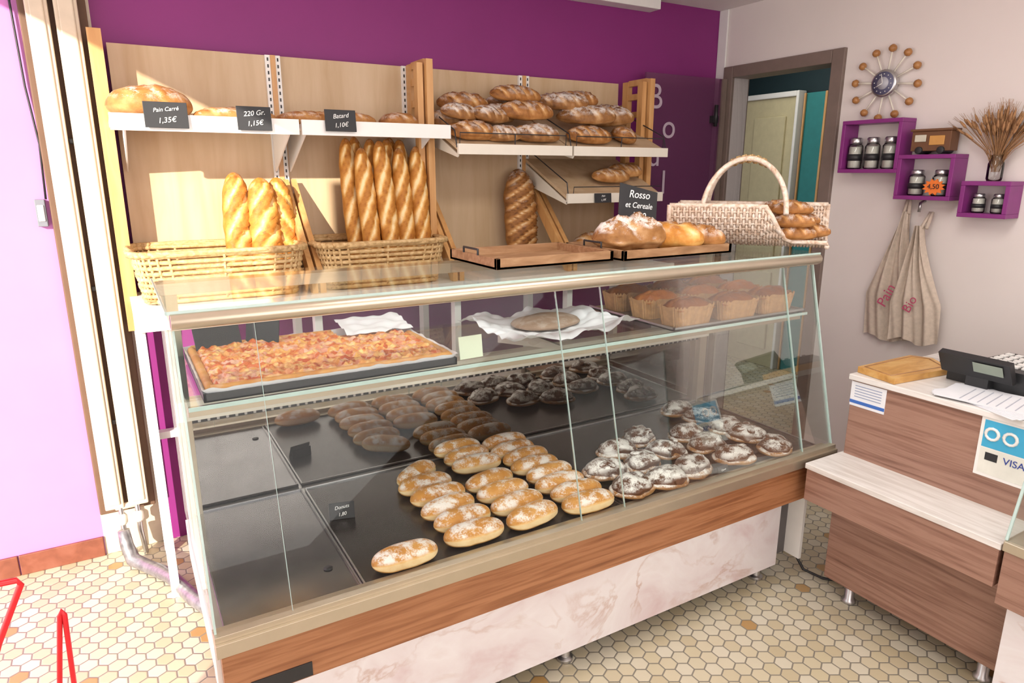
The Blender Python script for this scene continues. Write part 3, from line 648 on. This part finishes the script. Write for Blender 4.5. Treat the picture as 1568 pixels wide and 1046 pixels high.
b.lathe([(.028,.036),(.028,.0375)],(0,0,0),plain('dial_center',(.45,.45,.5),.4),24,M=MX())
KNOB=wood('brown_knob_wood',[(.28,.11,.03),(.42,.19,.06),(.5,.25,.09)],(9,9,9),.35,3)
for i in range(12):
    a=2*pi*i/12+.1; c,s_=cos(a),sin(a)
    b.tube([(3.235,cyk+.06*c,czk+.06*s_),(3.235,cyk+.15*c,czk+.15*s_)],.0045,CREAM,6)
    b.tube([(3.235,cyk+q*c,czk+q*s_) for q in (.138,.145,.155,.165,.172)],[.006,.016,.019,.015,.005],KNOB,8)
    b.box((3.211,cyk+.041*c-.002,czk+.041*s_-.002),(3.2125,cyk+.041*c+.002,czk+.041*s_+.002),WHITE)
b.tube([(3.21,cyk,czk),(3.21,cyk+.03,czk-.015)],.002,WHITE); b.tube([(3.21,cyk,czk),(3.21,cyk+.01,czk+.042)],.0018,WHITE)
b.done()
b=B('delivery_van_ornament'); VM=plain('van_brown',(.16,.07,.03),.5)
b.box((3.17,1.67,1.69),(3.235,1.84,1.775),VM); b.box((3.166,1.695,1.715),(3.17,1.76,1.755),plain('van_picture',(.6,.3,.08),.6)); b.box((3.166,1.775,1.73),(3.17,1.825,1.76),plain('van_window',(.65,.62,.5),.3))
b.box((3.16,1.665,1.775),(3.24,1.845,1.785),VM)
for y in (1.705,1.80):
    b.tube([(3.16,y,1.693),(3.245,y,1.693)],.016,BLACK,14)
b.done(bev=.002)
b=B('wheat_vase'); b.lathe([(.026,0),(.03,.01),(.03,.07),(.02,.095),(.022,.105)],(3.2,1.49,1.563),GLJ,20)
for i in range(130):
    a=random.uniform(0,2*pi); sp=random.uniform(0,.17)*1; dx=cos(a)*sp*.35; dy=sin(a)*sp*1.0; h=random.uniform(.09,.17)
    p0=Vector((3.2+random.uniform(-.01,.01),1.49+random.uniform(-.012,.012),1.60)); p1=Vector((3.2+dx*.4,1.49+dy*.35,1.66+h*.2)); p2=Vector((min(3.25,3.2+dx),1.49+dy,1.66+h*(1-sp*1.6)))
    b.tube([p0,p1,p2],.0011,STRAW,4)
    d=(p2-p1).normalized(); b.tube([p2,p2+d*.012,p2+d*.03,p2+d*.042],[.002,.0055,.0045,.001],STRAW,5)
    for q in range(3): 
        e=(d+Vector((random.uniform(-.2,.2),random.uniform(-.3,.3),random.uniform(-.2,.2)))).normalized(); b.tube([p2+d*.02,p2+d*.02+e*.05],.0005,STRAW,3)
b.done()
b=B('linen_tote_bags')
def tote(yc,wd,ztop,zbot,ph,xo):
    def fn(u,v):
        w=.03+(wd-.03)*(min(1,v*1.5)**1.4); y=yc+(u-.5)*w+.02*sin(v*3+ph); z=ztop+(zbot-ztop)*v+.012*sin(u*9+ph)*v
        x=xo+.014*sin(u*15+ph)*(1-.4*v)+.007*sin(u*29+v*5)
        return (min(x,3.252),y,z)
    b.grid(fn,60,50,LINEN); b.tube([(xo,yc-.012,ztop-.01),(3.235,yc-.004,ztop+.06),(3.235,yc+.004,ztop+.06),(xo,yc+.012,ztop-.01)],.008,LINEN,6)
tote(1.85,.27,1.42,.80,0,3.225); tote(1.74,.23,1.36,.82,1.5,3.19)
b.tube([(3.258,1.79,1.47),(3.225,1.79,1.46),(3.222,1.79,1.42)],.007,CHROME)
to=b.done()
text(to,'Pain',.07,(3.19-to.location.x,1.87-to.location.y,1.02-to.location.z),REDINK,(pi/2,-1.2,-pi/2))
text(to,'Bio',.06,(3.165-to.location.x,1.74-to.location.y,1.0-to.location.z),REDINK,(pi/2,-1.2,-pi/2))
b=B('red_wire_stand')
b.tube([(-.29,1.47,0),(-.189,1.47,.74),(-.185,1.47,.75),(-.181,1.47,.74),(-.205,1.47,0)],.005,RED,8)
b.tube([(-.6,1.45,.865),(-.235,1.41,.87),(-.23,1.41,.86),(-.28,1.41,.75),(-.55,1.41,0)],.006,RED,8)
b.tube([(-.27,1.47,.15),(-.52,1.41,.09)],.005,RED,8)
b.done()
# ------------------------------------------------------------ lights
def area(name,loc,target,size,sy,power,col=(1,1,1)):
    l=bpy.data.lights.new(name,'AREA'); l.shape='RECTANGLE'; l.size=size; l.size_y=sy; l.energy=power; l.color=col
    o=bpy.data.objects.new(name,l); COL.objects.link(o); o.location=loc; o.rotation_euler=(Vector(target)-Vector(loc)).to_track_quat('-Z','Y').to_euler(); return o
s=bpy.data.lights.new('sun','SUN'); s.energy=9.5; s.color=(1,.91,.78); s.angle=.012; so=bpy.data.objects.new('sun',s); COL.objects.link(so)
A,E=radians(40),radians(18); so.rotation_euler=Vector((sin(A)*cos(E),cos(A)*cos(E),-sin(E))).to_track_quat('-Z','Y').to_euler()
area('front_fill_light',(1.1,-1.15,1.5),(1.3,3,1.2),3.6,1.8,62,(1,.975,.95))  # added fill lamp behind the camera, no window in the wall there
area('ceiling_fill_light',(1.3,1.0,2.48),(1.3,1.0,0),1.6,.5,24,(1,.97,.93))  # unseen overhead fill lamp, added to brighten the whole room softly
area('side_fill_light',(-.93,1.9,1.3),(1.5,2.2,1.0),1.6,2.0,16,(1,.96,.90))  # added fill lamp across the left opening, boosts the daylight
area('corridor_light',(4.0,3.3,2.55),(4.0,3.3,0),.8,.8,8,(1,.95,.85))
w=bpy.data.worlds.new('world'); sc.world=w; w.use_nodes=True; bg=w.node_tree.nodes['Background']; bg.inputs[0].default_value=(.95,.97,1,1); bg.inputs[1].default_value=1.15
sc.view_settings.view_transform='Standard'; sc.view_settings.look='None'; sc.view_settings.exposure=0
